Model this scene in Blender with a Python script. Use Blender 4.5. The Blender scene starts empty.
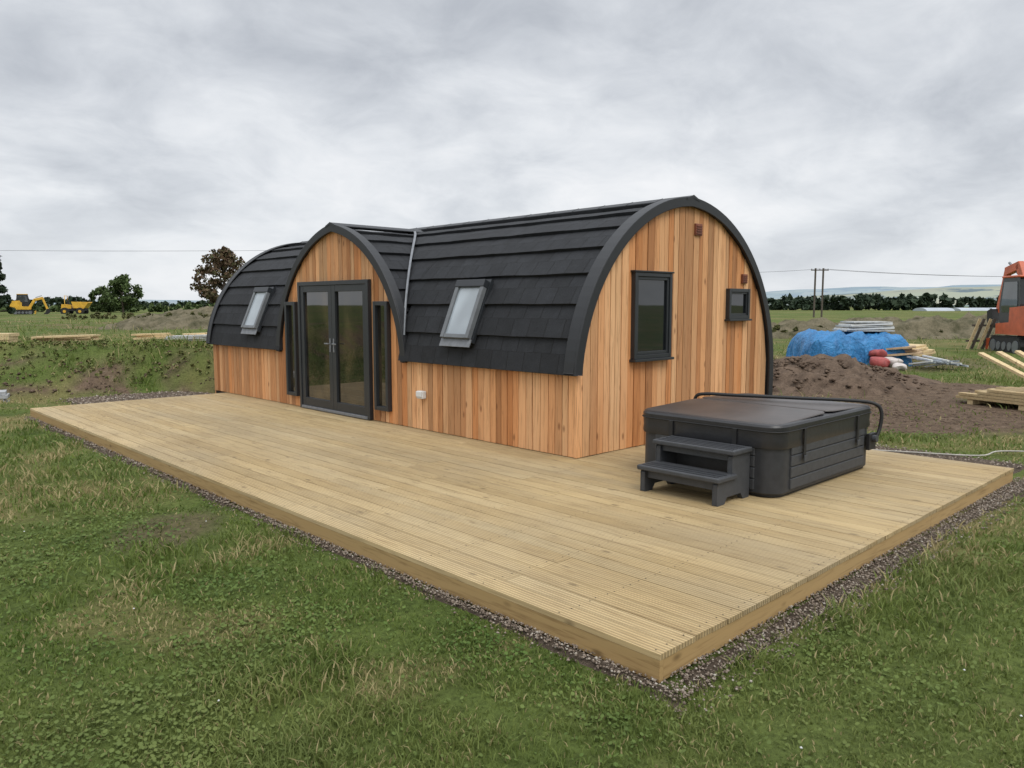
import bpy, math, random
import numpy as np
from mathutils import Vector, Matrix, noise
random.seed(7); rng=np.random.default_rng(7)
sc=bpy.context.scene
# ---------------------------------------------------------------- frames
CAM=Vector((-2.85,-1.99,1.74))
FV=Vector((.6921,.7218)); RV=Vector((.7218,-.6921))
def W(F,R,z=0.0): return Vector((CAM.x+F*FV.x+R*RV.x, CAM.y+F*FV.y+R*RV.y, z))
HEAD=math.radians(-43.8)
# ---------------------------------------------------------------- numpy noise
def _h(ix,iy,s):
    n=(ix.astype(np.int64)*374761393+iy.astype(np.int64)*668265263+s*974634777)&0xffffffff
    n=((n^(n>>13))*1274126177)&0xffffffff
    n=(n^(n>>16))&0xffff
    return n/65535.0
def vn(x,y,s=0):
    x=np.asarray(x,float); y=np.asarray(y,float)
    ix=np.floor(x); iy=np.floor(y); fx=x-ix; fy=y-iy
    fx=fx*fx*(3-2*fx); fy=fy*fy*(3-2*fy)
    a=_h(ix,iy,s); b=_h(ix+1,iy,s); c=_h(ix,iy+1,s); d=_h(ix+1,iy+1,s)
    return (a*(1-fx)+b*fx)*(1-fy)+(c*(1-fx)+d*fx)*fy
def fbm(x,y,s=0,o=4):
    t=0;a=.5;f=1
    for i in range(o):
        t=t+a*vn(x*f,y*f,s+i*17); a*=.5; f*=2.03
    return t/(1-.5**o)
def sm(a,b,x):
    t=np.clip((np.asarray(x,float)-a)/(b-a),0,1); return t*t*(3-2*t)
# ---------------------------------------------------------------- helpers
def link(o): sc.collection.objects.link(o); return o
def par(o,p,local=False):
    if p is not None:
        o.parent=p
        if not local: o.matrix_parent_inverse=p.matrix_basis.inverted()
    return o
def empty(name,loc=(0,0,0),rz=0,s=1):
    e=bpy.data.objects.new(name,None); e.empty_display_size=.3
    e.matrix_basis=Matrix.Translation(loc)@Matrix.Rotation(rz,4,'Z')@Matrix.Scale(s,4); link(e); return e
def mobj(name,V,Fc,mat,p=None,local=False,smooth=False,bevel=0,seg=2):
    me=bpy.data.meshes.new(name); me.from_pydata([tuple(v) for v in V],[],[tuple(f) for f in Fc]); me.update()
    if smooth:
        for q in me.polygons: q.use_smooth=True
    o=bpy.data.objects.new(name,me); link(o)
    if mat: me.materials.append(mat)
    if bevel:
        m=o.modifiers.new('b','BEVEL'); m.width=bevel; m.segments=seg; m.limit_method='ANGLE'
    return par(o,p,local)
def npmesh(name,V,T,mat,attrs=None,p=None,smooth=False):
    V=np.asarray(V,np.float32); T=np.asarray(T,np.int32); k=T.shape[1]
    me=bpy.data.meshes.new(name)
    me.vertices.add(len(V)); me.vertices.foreach_set('co',V.ravel())
    me.loops.add(T.size); me.loops.foreach_set('vertex_index',T.ravel())
    me.polygons.add(len(T)); me.polygons.foreach_set('loop_start',np.arange(0,T.size,k,dtype=np.int32))
    if smooth: me.polygons.foreach_set('use_smooth',np.ones(len(T),bool))
    me.update(calc_edges=True)
    for n,a in (attrs or {}).items():
        at=me.attributes.new(n,'FLOAT','POINT'); at.data.foreach_set('value',np.asarray(a,np.float32))
    me.materials.append(mat); o=bpy.data.objects.new(name,me); link(o); return par(o,p)
BF=[(0,3,2,1),(4,5,6,7),(0,1,5,4),(1,2,6,5),(2,3,7,6),(3,0,4,7)]
def bverts(x0,x1,y0,y1,z0,z1): return [(x0,y0,z0),(x1,y0,z0),(x1,y1,z0),(x0,y1,z0),(x0,y0,z1),(x1,y0,z1),(x1,y1,z1),(x0,y1,z1)]
def abox(name,x0,x1,y0,y1,z0,z1,mat,p=None,bevel=0,local=False):
    return mobj(name,bverts(x0,x1,y0,y1,z0,z1),BF,mat,p,local,bevel=bevel)
def obox(name,c,u,v,n,hu,hv,hn,mat,p=None,bevel=0,local=False):
    c,u,v,n=Vector(c),Vector(u).normalized(),Vector(v).normalized(),Vector(n).normalized()
    V=[c+u*(a*hu)+v*(b*hv)+n*(d*hn) for d in(-1,1) for a,b in((-1,-1),(1,-1),(1,1),(-1,1))]
    return mobj(name,V,BF,mat,p,local,bevel=bevel)
def tube(name,pts,r,mat,p=None,local=False,res=3,smooth=False):
    cu=bpy.data.curves.new(name,'CURVE'); cu.dimensions='3D'; cu.bevel_depth=r; cu.bevel_resolution=res; cu.use_fill_caps=True
    s=cu.splines.new('POLY'); s.points.add(len(pts)-1)
    for i,q in enumerate(pts): s.points[i].co=(*q,1)
    cu.materials.append(mat); o=bpy.data.objects.new(name,cu); link(o); return par(o,p,local)
def prism(name,poly,axis,a,b,mat,p=None,local=False,bevel=0):
    def m(q,t):
        if axis=='Y': return (q[0],t,q[1])
        if axis=='X': return (t,q[0],q[1])
        return (q[0],q[1],t)
    n=len(poly); V=[m(q,a) for q in poly]+[m(q,b) for q in poly]
    Fc=[tuple(range(n)),tuple(range(2*n-1,n-1,-1))]+[(i,(i+1)%n,n+(i+1)%n,n+i) for i in range(n)]
    return mobj(name,V,Fc,mat,p,local,bevel=bevel)
def cyl(name,c,axis,r,h,mat,p=None,local=False,n=24,bevel=0):
    poly=[(r*math.cos(2*math.pi*i/n),r*math.sin(2*math.pi*i/n)) for i in range(n)]
    ix={'X':(1,2,0),'Y':(0,2,1),'Z':(0,1,2)}[axis]
    poly=[(a+c[ix[0]],b+c[ix[1]]) for a,b in poly]
    return prism(name,poly,axis,c[ix[2]]-h/2,c[ix[2]]+h/2,mat,p,local,bevel)
# ---------------------------------------------------------------- materials
class N:
    def __init__(s,name):
        s.m=bpy.data.materials.new(name); s.m.use_nodes=True; s.t=s.m.node_tree; s.b=s.t.nodes['Principled BSDF']
    def n(s,ty,**k):
        q=s.t.nodes.new(ty)
        for a,v in k.items(): setattr(q,a,v)
        return q
    def l(s,a,b): s.t.links.new(a,b)
    def coords(s,scale=(1,1,1),rot=(0,0,0)):
        g=s.n('ShaderNodeNewGeometry'); m=s.n('ShaderNodeMapping'); m.inputs['Scale'].default_value=scale; m.inputs['Rotation'].default_value=rot
        s.l(g.outputs['Position'],m.inputs['Vector']); return m.outputs[0]
    def noise(s,vec,scale,detail=4,rough=.55,dist=0):
        q=s.n('ShaderNodeTexNoise'); q.inputs['Scale'].default_value=scale; q.inputs['Detail'].default_value=detail
        q.inputs['Roughness'].default_value=rough; q.inputs['Distortion'].default_value=dist; s.l(vec,q.inputs['Vector']); return q.outputs[0]
    def ramp(s,fac,stops):
        q=s.n('ShaderNodeValToRGB'); e=q.color_ramp.elements
        while len(e)<len(stops): e.new(.5)
        for i,(p,c) in enumerate(stops): e[i].position=p; e[i].color=(*c,1) if len(c)==3 else c
        s.l(fac,q.inputs[0]); return q.outputs[0]
    def mix(s,f,a,b,mode='MIX'):
        q=s.n('ShaderNodeMix',data_type='RGBA',blend_type=mode)
        for v,i in((f,0),(a,6),(b,7)):
            if isinstance(v,(int,float)): q.inputs[i].default_value=v
            elif isinstance(v,tuple): q.inputs[i].default_value=(*v,1)
            else: s.l(v,q.inputs[i])
        return q.outputs[2]
    def math(s,op,a,b=0.0,clamp=False):
        q=s.n('ShaderNodeMath',operation=op,use_clamp=clamp)
        for v,i in((a,0),(b,1)):
            if isinstance(v,(int,float)): q.inputs[i].default_value=v
            else: s.l(v,q.inputs[i])
        return q.outputs[0]
    def bump(s,h,st=.5,d=.01,nrm=None):
        q=s.n('ShaderNodeBump'); q.inputs['Strength'].default_value=st; q.inputs['Distance'].default_value=d
        s.l(h,q.inputs['Height'])
        if nrm: s.l(nrm,q.inputs['Normal'])
        s.l(q.outputs[0],s.b.inputs['Normal']); return q.outputs[0]
    def col(s,c):
        if isinstance(c,tuple): s.b.inputs['Base Color'].default_value=(*c,1)
        else: s.l(c,s.b.inputs['Base Color'])
    def set(s,**k):
        for a,v in k.items(): s.b.inputs[a.replace('_',' ')].default_value=v
def simple(name,c,rough=.5,var=.25,scale=8,metal=0,bump=.0,spec=.5):
    m=N(name); v=m.coords(); n=m.noise(v,scale,5)
    lo=tuple(x*(1-var) for x in c); hi=tuple(min(1,x*(1+var)) for x in c)
    m.col(m.ramp(n,[(.3,lo),(.7,hi)])); m.set(Roughness=rough,Metallic=metal); m.b.inputs['Specular IOR Level'].default_value=spec
    if bump: m.bump(m.noise(v,scale*4,4),.5,bump)
    return m.m
def wood(name,c_lo,c_hi,c_knot,axis,grain=(40,3),rough=.65,grooves=None,wear=0,var=(.84,.28),gdark=.45):
    m=N(name); s={'X':(.06,1,1),'Y':(1,.06,1),'Z':(1,1,.06)}[axis]
    g=m.n('ShaderNodeNewGeometry'); rnd=g.outputs['Random Per Island']
    off=m.n('ShaderNodeVectorMath',operation='SCALE'); off.inputs[0].default_value=(13.1,7.7,9.3); m.l(rnd,off.inputs['Scale'])
    ad=m.n('ShaderNodeVectorMath',operation='ADD'); m.l(g.outputs['Position'],ad.inputs[0]); m.l(off.outputs[0],ad.inputs[1])
    mp=m.n('ShaderNodeMapping'); mp.inputs['Scale'].default_value=s; m.l(ad.outputs[0],mp.inputs['Vector']); v=mp.outputs[0]
    n1=m.noise(v,grain[0],6,.6,.6); n2=m.noise(v,grain[1]*2,3)
    base=m.mix(rnd,c_lo,c_hi)
    gr=m.ramp(n1,[(.32,(.55,.51,.47)),(.5,(.97,.97,.97)),(.72,(1.0,.98,.95))])
    col=m.mix(.85,base,gr,'MULTIPLY')
    r2=m.math('FRACT',m.math('MULTIPLY',rnd,37.7))
    lig=m.math('ADD',m.math('MULTIPLY',r2,var[1]),var[0])
    cc=m.n('ShaderNodeVectorMath',operation='SCALE'); m.l(col,cc.inputs[0]); m.l(lig,cc.inputs['Scale']); col=cc.outputs[0]
    blot=m.ramp(n2,[(.35,(0,0,0)),(.7,(1,1,1))])
    col=m.mix(m.math('MULTIPLY',blot,.32),col,c_knot)
    ks={'X':(.45,1,1),'Y':(1,.45,1),'Z':(1,1,.45)}[axis]
    mk=m.n('ShaderNodeMapping'); mk.inputs['Scale'].default_value=ks; m.l(ad.outputs[0],mk.inputs['Vector'])
    vo=m.n('ShaderNodeTexVoronoi'); vo.inputs['Scale'].default_value=5.5; m.l(mk.outputs[0],vo.inputs['Vector'])
    kf=m.ramp(vo.outputs['Distance'],[(.05,(1,1,1)),(.13,(0,0,0))])
    col=m.mix(m.math('MULTIPLY',kf,.7),col,tuple(x*.35 for x in c_knot))
    if wear:
        w=m.noise(m.coords((1,.5,1)),.9,5,.6); wf=m.ramp(w,[(.42,(0,0,0)),(.62,(1,1,1))])
        col=m.mix(m.math('MULTIPLY',wf,wear),col,(.44,.37,.25))
        w2=m.noise(m.coords((1,.6,1)),.55,6,.65,.4); col=m.mix(.85,col,m.ramp(w2,[(.36,(.78,.77,.76)),(.58,(1.04,1.04,1.04))]),'MULTIPLY')
    m.col(col); m.set(Roughness=rough); m.b.inputs['Specular IOR Level'].default_value=.3
    h=n1
    if grooves:
        sp=m.n('ShaderNodeSeparateXYZ'); m.l(g.outputs['Position'],sp.inputs[0])
        si=m.math('SINE',m.math('MULTIPLY',sp.outputs[grooves[0]],2*math.pi/grooves[1]))
        h=m.math('ADD',m.math('MULTIPLY',n1,.3),si)
        m.bump(h,.8,.004)
        low=m.math('LESS_THAN',si,-.5)
        m.col(m.mix(m.math('MULTIPLY',low,gdark),col,tuple(x*.3 for x in c_lo)))
    else: m.bump(h,.5,.002)
    return m.m
M_larch_z=wood('larch_cladding',(.54,.225,.078),(.76,.455,.235),(.47,.175,.06),'Z',var=(.62,.56))
M_deck_y=wood('deck_timber',(.51,.375,.185),(.59,.455,.25),(.40,.265,.115),'Y',(45,3),.7,grooves=(0,.0241),wear=.35,var=(.86,.22),gdark=.6)
M_fas_y=wood('deck_fascia_timber',(.44,.30,.13),(.50,.35,.165),(.33,.19,.07),'Y',(45,3),.7)
M_fas_x=wood('deck_fascia_timber_side',(.46,.31,.135),(.52,.365,.175),(.33,.20,.075),'X',(45,3),.7)
M_ply=wood('sawn_timber',(.50,.38,.20),(.62,.50,.30),(.35,.22,.1),'X',(30,3),.75)
M_pole=simple('weathered_pole',(.09,.075,.06),.9)
def roofmat():
    m=N('black_roof_tile'); v=m.coords()
    au=m.n('ShaderNodeAttribute',attribute_name='ru').outputs['Fac']; av=m.n('ShaderNodeAttribute',attribute_name='rv').outputs['Fac']
    cb=m.n('ShaderNodeCombineXYZ'); m.l(au,cb.inputs[0]); m.l(av,cb.inputs[1])
    br=m.n('ShaderNodeTexBrick'); m.l(cb.outputs[0],br.inputs['Vector']); br.inputs['Scale'].default_value=1
    br.inputs['Brick Width'].default_value=.26; br.inputs['Row Height'].default_value=.5; br.inputs['Mortar Size'].default_value=.008; br.inputs['Mortar Smooth'].default_value=.3
    br.inputs['Color1'].default_value=(.6,.6,.6,1); br.inputs['Color2'].default_value=(1.2,1.2,1.2,1); br.inputs['Mortar'].default_value=(.35,.35,.35,1); br.offset=.5
    n=m.noise(v,150,3,.7); n2=m.noise(v,7,5,.65); n3=m.noise(v,1.2,3)
    c=m.ramp(n2,[(.3,(.0095,.0105,.0125)),(.6,(.0155,.017,.020)),(.8,(.026,.028,.032))])
    c=m.mix(m.math('MULTIPLY',n3,.3),c,(.022,.024,.028)); c=m.mix(.75,c,br.outputs['Color'],'MULTIPLY')
    c=m.mix(.6,c,m.ramp(n,[(.35,(.6,.6,.6)),(.65,(1.5,1.5,1.5))]),'MULTIPLY'); m.col(c)
    m.set(Roughness=.75); m.b.inputs['Specular IOR Level'].default_value=.35
    b=m.math('ADD',m.math('MULTIPLY',n,.25),m.math('MULTIPLY',n2,.6)); b=m.math('SUBTRACT',b,m.math('MULTIPLY',br.outputs['Fac'],.7)); m.bump(b,1,.014); return m.m
M_roof=roofmat()
M_black=simple('black_powder_coat',(.014,.0155,.018),.5,.15,3)
M_anth=simple('anthracite_frame',(.020,.023,.027),.38,.12,3)
M_dark=simple('dark_core',(.012,.009,.007),.9)
M_alu=simple('lead_grey_flashing',(.19,.20,.215),.5,.2,12,metal=.3)
M_greyf=simple('skylight_frame_grey',(.13,.14,.15),.4,.15,8)
def glassmat(name,c,ior=1.6,rough=.02,bm=.04):
    m=N(name); v=m.coords(); n=m.noise(v,1.3,2)
    m.col(m.ramp(n,[(.3,tuple(x*.7 for x in c)),(.7,tuple(x*1.3 for x in c))])); m.set(Roughness=rough,IOR=ior)
    m.bump(m.noise(v,2.2,1),bm,.01); return m.m
M_glass=glassmat('window_glass',(.010,.012,.014),1.7)
def doorglass():
    m=N('door_glass'); v=m.coords((1,1.1,.45)); n=m.noise(v,2.6,3,.5,.3)
    m.col(m.ramp(n,[(.38,(.006,.006,.006)),(.52,(.02,.017,.012)),(.66,(.055,.042,.024))])); m.set(Roughness=.02,IOR=1.95)
    m.bump(m.noise(m.coords(),1.7,1),.05,.01); return m.m
M_dglass=doorglass()
M_sky=glassmat('skylight_glass',(.36,.41,.45),1.9,.05)
M_brown=simple('brown_vent_plastic',(.17,.05,.025),.5)
M_white=simple('white_plastic',(.62,.63,.62),.45,.06)
M_cab=simple('tub_cabinet',(.026,.028,.032),.5,.2,14,bump=.001)
M_cab2=simple('tub_side_panel',(.042,.045,.050),.55,.2,22,bump=.001)
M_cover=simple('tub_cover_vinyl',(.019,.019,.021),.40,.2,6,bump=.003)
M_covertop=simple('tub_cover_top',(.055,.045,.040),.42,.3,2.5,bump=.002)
M_strap=simple('black_strap',(.01,.01,.01),.6)
M_step=simple('tub_step_plastic',(.046,.049,.054),.6,.15,20,bump=.001)
def tarpmat():
    m=N('blue_tarpaulin'); v=m.coords(); n=m.noise(v,2.6,6,.6,1.2)
    m.col(m.ramp(n,[(.3,(.015,.12,.30)),(.6,(.025,.20,.46)),(.8,(.05,.28,.55))])); m.set(Roughness=.45)
    m.bump(m.noise(v,3.5,5,.6,1.5),1,.12); return m.m
M_tarp=tarpmat()
def soil(name,a,b,sc_=3):
    m=N(name); v=m.coords(); n=m.noise(v,sc_,8,.65); n2=m.noise(v,sc_*9,5,.7)
    c=m.ramp(n,[(.3,a),(.55,b),(.8,tuple(x*1.35 for x in b))]); c=m.mix(.6,c,m.ramp(n2,[(.3,(.45,.45,.45)),(.6,(1.1,1.1,1.1))]),'MULTIPLY')
    m.col(c); m.set(Roughness=.95); m.b.inputs['Specular IOR Level'].default_value=.15; m.bump(m.math('ADD',n,m.math('MULTIPLY',n2,.4)),1,.05); return m.m
M_soil=soil('soil',(.065,.045,.032),(.14,.10,.072))
M_wallm=soil('rubble_bank',(.05,.05,.025),(.15,.13,.085),1.6)
def gravelmat():
    m=N('gravel_stone'); g=m.n('ShaderNodeNewGeometry')
    m.col(m.ramp(g.outputs['Random Per Island'],[(0,(.105,.078,.058)),(.4,(.18,.14,.105)),(.7,(.23,.185,.145)),(.92,(.31,.265,.215)),(1,(.40,.37,.32))])); m.set(Roughness=.85); return m.m
M_gravel=gravelmat()
M_gbase=soil('gravel_bed',(.06,.045,.032),(.13,.10,.075),14)
def groundmat():
    m=N('field_ground'); v=m.coords()
    at=lambda n:m.n('ShaderNodeAttribute',attribute_name=n).outputs['Fac']
    big=m.noise(v,.22,6,.6); mid=m.noise(v,1.9,8,.7); fine=m.noise(v,26,6,.75)
    gcol=m.ramp(mid,[(.28,(.045,.066,.016)),(.5,(.078,.112,.025)),(.7,(.12,.155,.04))])
    gcol=m.mix(m.ramp(big,[(.35,(0,0,0)),(.65,(.5,.5,.5))]),gcol,(.15,.18,.055))
    straw=m.ramp(mid,[(.3,(.17,.13,.055)),(.7,(.28,.23,.11))])
    c=m.mix(m.math('MULTIPLY',at('dry'),.75,True),gcol,straw)
    d=m.math('ADD',at('dirt'),m.math('MULTIPLY',m.math('SUBTRACT',mid,.5),.9)); d=m.math('MULTIPLY',at('dirt'),m.math('ADD',d,.45),True)
    dc=m.ramp(m.noise(v,5,8,.7),[(.3,(.075,.052,.036)),(.55,(.15,.105,.072)),(.75,(.23,.175,.13))])
    c=m.mix(d,c,dc)
    c=m.mix(.8,c,m.ramp(fine,[(.32,(.38,.38,.38)),(.55,(1,1,1)),(.75,(1.3,1.3,1.25))]),'MULTIPLY')
    m.col(c); m.set(Roughness=.95); m.b.inputs['Specular IOR Level'].default_value=.1
    m.bump(m.math('ADD',mid,m.math('MULTIPLY',fine,.5)),1,.05); return m.m
M_ground=groundmat()
def blademat(name,g1,g2,g3,straw):
    m=N(name); g=m.n('ShaderNodeNewGeometry'); r=g.outputs['Random Per Island']
    at=m.n('ShaderNodeAttribute',attribute_name='dry').outputs['Fac']
    c=m.ramp(r,[(0,g1),(.5,g2),(1,g3)])
    big=m.noise(m.coords(),.55,5,.6); c=m.mix(m.ramp(big,[(.38,(0,0,0)),(.64,(.72,.72,.72))]),c,(.20,.225,.075))
    dk=m.noise(m.coords(),1.7,4,.6); c=m.mix(.7,c,m.ramp(dk,[(.35,(.68,.76,.68)),(.6,(1.05,1.05,1.0))]),'MULTIPLY')
    r2=m.math('FRACT',m.math('MULTIPLY',r,91.3))
    f=m.math('GREATER_THAN',at,r2); c=m.mix(m.math('MULTIPLY',f,.9),c,straw)
    m.col(c); m.set(Roughness=.6); m.b.inputs['Specular IOR Level'].default_value=.2
    tr=m.n('ShaderNodeBsdfTranslucent'); m.l(c,tr.inputs[0]); mx=m.n('ShaderNodeMixShader'); mx.inputs[0].default_value=.35
    out=[q for q in m.t.nodes if q.type=='OUTPUT_MATERIAL'][0]
    m.l(m.b.outputs[0],mx.inputs[1]); m.l(tr.outputs[0],mx.inputs[2]); m.l(mx.outputs[0],out.inputs[0]); return m.m
M_blade=blademat('grass_blade',(.080,.125,.024),(.12,.172,.036),(.185,.235,.06),(.40,.33,.17))
M_clover=blademat('clover_leaf',(.07,.13,.025),(.10,.17,.035),(.14,.21,.05),(.38,.31,.15))
def leafmat(name,cs):
    m=N(name); g=m.n('ShaderNodeNewGeometry'); m.col(m.ramp(g.outputs['Random Per Island'],[(i/(len(cs)-1),c) for i,c in enumerate(cs)]))
    m.set(Roughness=.7); m.b.inputs['Specular IOR Level'].default_value=.2; return m.m
M_leaf=leafmat('leaf_green',[(.035,.055,.02),(.065,.10,.032),(.10,.14,.05)])
M_leafd=leafmat('leaf_dark',[(.02,.034,.02),(.032,.052,.03),(.05,.072,.04)])
M_leafr=leafmat('leaf_copper',[(.07,.05,.03),(.12,.075,.045),(.09,.10,.045)])
M_bankl=leafmat('bank_weed_leaf',[(.10,.12,.04),(.16,.19,.06),(.24,.20,.10)])
M_bark=simple('bark',(.09,.07,.055),.9)
# ---------------------------------------------------------------- terrain
def hgt(F,R):
    F=np.asarray(F,float); R=np.asarray(R,float)
    n=fbm(F*.35,R*.35,3,4)-.5
    left=sm(-3,-5.5,R)
    Fe=F+.05*(R+8)+1.8*n
    h=.68*sm(15.3,16.9,Fe)*left+.16*np.exp(-((Fe-17.1)/.6)**2)*left
    h=h-.16*np.exp(-((Fe-15.0)/.5)**2)*left
    rough=sm(14,16,F)
    h=h+rough*(fbm(F*.9,R*.9,9,3)-.5)*.16*sm(140,40,F)
    h=h+left*sm(14.6,15.6,F)*sm(19,17.5,F)*(fbm(F*2.6,R*2.6,12,3)-.5)*.22
    h=h+(fbm(F*1.4,R*1.4,21,3)-.5)*.035
    h=h+sm(60,400,F)*(fbm(F*.012,R*.012,5,3)-.5)*1.5
    return h-.01
def masks(F,R):
    F=np.asarray(F,float); R=np.asarray(R,float)
    n=fbm(F*.55,R*.55,31,5); n2=fbm(F*1.7,R*1.7,33,4)
    dry=sm(.51,.70,n)*.7+sm(.57,.73,n2)*.5
    dirt=0*F
    def blob(f,r,rf,rr,a=1):
        q=((F-f)/rf)**2+((R-r)/rr)**2
        return a*sm(1.25,.45,q+(n-.5)*1.8)
    dirt=np.maximum(dirt,blob(12.4,6.6,2.3,2.6,.9))
    dirt=np.maximum(dirt,blob(16.5,6.8,3.0,4.0,1))
    dirt=np.maximum(dirt,blob(24,10.5,4,5,.55))
    dirt=np.maximum(dirt,blob(18,-2,4.0,4,.75))
    dirt=np.maximum(dirt,.8*sm(14.7,15.3,F+.05*(R+8))*sm(16.9,16.2,F+.05*(R+8))*sm(-3,-5,R)*sm(.40,.58,n2+.03))
    dirt=np.maximum(dirt,.6*sm(20,21,F)*sm(24,22,F)*sm(-2,-5,R)*sm(.5,.64,n))
    dirt=np.maximum(dirt,.5*sm(30,36,F)*sm(60,48,F)*sm(-8,-12,R)*sm(.48,.62,n))
    dirt=np.maximum(dirt,blob(5.9,-2.7,.6,.4,.6))
    dirt=np.maximum(dirt,sm(26,40,F)*sm(80,50,F)*sm(8,11,R)*.25)
    return np.clip(dry,0,1),np.clip(dirt,0,1)
n=360; k=7.2; s=np.linspace(-1,1,n); ax=np.sinh(k*s)/math.sinh(k)*2500
Fg,Rg=np.meshgrid(ax+7.0,ax-1.0,indexing='ij'); Fg=Fg.ravel(); Rg=Rg.ravel()
zz=hgt(Fg,Rg); dry,dirt=masks(Fg,Rg)
V=np.stack([CAM.x+Fg*FV.x+Rg*RV.x,CAM.y+Fg*FV.y+Rg*RV.y,zz],1)
i,j=np.meshgrid(np.arange(n-1),np.arange(n-1),indexing='ij'); a=(i*n+j).ravel()
npmesh('ground',V,np.stack([a,a+1,a+n+1,a+n],1)[:,::-1],M_ground,{'dry':dry,'dirt':dirt},smooth=True)
# ---------------------------------------------------------------- dimensions
DX,DY,DZ=5.92,11.84,.14
AX=5.11; HX0=3.15; HX1=7.07; HY0=3.29; HY1=12.36
mR,mO,ZS=2.065,.105,.83
PY=7.98; pR,pO=1.985,.315
def arcp(s,R,O,dr,ph): return (s*(-O+(R+dr)*math.cos(ph)), ZS+(R+dr)*math.sin(ph))
def apex(R,O,dr): return math.acos(O/(R+dr))
def topz(d,R,O): 
    d=abs(d)+O
    return ZS+math.sqrt(max(0,R*R-d*d))
# ---------------------------------------------------------------- deck
deck=empty('timber_deck',(0,0,0))
V=[];Fc=[]
bw=.1448; nb=int(DX/bw); bw=DX/nb
for i in range(nb):
    x0=i*bw+.003; x1=(i+1)*bw-.003
    cuts=[0]; y=random.choice([1.2,2.4,3.6,4.2,3.0])
    while y<DY-.6: cuts.append(y); y+=random.choice([3.6,4.2,4.8])
    cuts.append(DY)
    for c0,c1 in zip(cuts[:-1],cuts[1:]):
        b=len(V); dz=random.uniform(-.0015,.0015); e0=random.uniform(0,.004) if c0==0 else .0015
        V+=bverts(x0,x1,c0+e0,c1-.0015,DZ-.028,DZ+dz); Fc+=[tuple(b+q for q in f) for f in BF]
mobj('deck_boards',V,Fc,M_deck_y,deck)
V=[];Fc=[]
for i in range(nb):
    for jy in np.arange(.05,DY,.6):
        for o_ in(.03,.115):
            x=i*bw+o_+random.uniform(-.004,.004); y=jy+random.uniform(-.006,.006)
            if x>HX0 and y>HY0: continue
            b=len(V); r=.0038; V+=[(x-r,y-r,DZ+.0022),(x+r,y-r,DZ+.0022),(x+r,y+r,DZ+.0022),(x-r,y+r,DZ+.0022)]; Fc.append((b,b+1,b+2,b+3))
mobj('deck_screws',V,Fc,M_dark,deck)
cy=[0,4.2,8.1,DY]
for q in range(3): abox('front_fascia_%d'%q,.004,.034,cy[q]+.002,cy[q+1]-.002,.0,DZ-.0295,M_fas_y,deck,.003)
cx=[.036,3.6,DX]
for q in range(2): abox('side_fascia_%d'%q,cx[q]+.002,cx[q+1]-.002,.006,.034,.0,DZ-.0295,M_fas_x,deck,.003)
abox('back_fascia',DX-.03,DX-.004,.036,HY0,.0,DZ-.0295,M_fas_y,deck)
abox('end_fascia',.036,HX0,DY-.034,DY-.004,.0,DZ-.0295,M_fas_x,deck)
abox('deck_subframe',.06,DX-.06,.06,DY-.06,-.05,DZ-.03,M_dark,deck)
# ---------------------------------------------------------------- gravel border
gv=empty('gravel_border',(0,0,0))
def strip(x0,x1,y0,y1,z,nm,amp=.06):
    nx=max(2,int((x1-x0)/.12)); ny=max(2,int((y1-y0)/.12)); V=[];Fc=[]
    for a_ in range(nx+1):
        for b_ in range(ny+1):
            x=x0+(x1-x0)*a_/nx; y=y0+(y1-y0)*b_/ny
            w=noise.noise(Vector((x*2.1,y*2.1,3)))*amp
            edge=(a_ in(0,nx)) or (b_ in(0,ny))
            if a_==0: x+=w
            if a_==nx: x+=w
            if b_==0: y+=w
            if b_==ny: y+=w
            V.append((x,y,(-.03 if edge else z)+.006*noise.noise(Vector((x*5,y*5,0)))))
    for a_ in range(nx):
        for b_ in range(ny):
            q=a_*(ny+1)+b_; Fc.append((q,q+ny+1,q+ny+2,q+1))
    mobj(nm,V,Fc,M_gbase,gv,smooth=True)
strip(-.12,.05,-.2,DY,.014,'gravel_bed_front',.05); strip(.05,DX+.2,-.22,.05,.014,'gravel_bed_side',.05)
strip(DX-.05,7.0,.05,HY0+.2,.02,'gravel_bed_back'); strip(.9,7.6,DY,14.0,.02,'gravel_bed_far',.3)
m_=[]
def scat(x0,x1,y0,y1,d,s0,s1,z):
    n_=int((x1-x0)*(y1-y0)*d); xs=rng.uniform(x0,x1,n_); ys=rng.uniform(y0,y1,n_); ss=s0+(s1-s0)*rng.random(n_)**2
    m_.append(np.stack([xs,ys,np.full(n_,z),ss],1))
scat(-.08,.03,-.17,4,4600,.004,.012,.015); scat(-.08,.03,4,DY,1800,.006,.014,.015); scat(.0,DX+.2,-.17,.03,3800,.004,.012,.015)
scat(-.17,-.07,-.28,DY,600,.004,.012,.008); scat(-.2,DX+.2,-.30,-.16,800,.004,.013,.008)
scat(DX,7.0,.1,HY0,500,.008,.02,.02); scat(.9,7.2,DY+.02,14.0,260,.012,.03,.02)
S=np.concatenate(m_); ns=len(S)
oc=np.array([(1,0,0),(-1,0,0),(0,1,0),(0,-1,0),(0,0,.75),(0,0,-.75)],float); of=np.array([(0,2,4),(2,1,4),(1,3,4),(3,0,4),(2,0,5),(1,2,5),(3,1,5),(0,3,5)])
an=rng.random(ns)*6.28; P=oc[None]*S[:,3][:,None,None]*rng.uniform(.6,1.3,(ns,6,1))
c_,s_=np.cos(an)[:,None],np.sin(an)[:,None]; x=P[:,:,0]*c_-P[:,:,1]*s_; y=P[:,:,0]*s_+P[:,:,1]*c_
Vv=np.stack([x+S[:,0:1],y+S[:,1:2],P[:,:,2]+S[:,2:3]],2).reshape(-1,3)
npmesh('gravel_stones',Vv,(of[None]+np.arange(ns)[:,None,None]*6).reshape(-1,3),M_gravel,p=gv)
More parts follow.
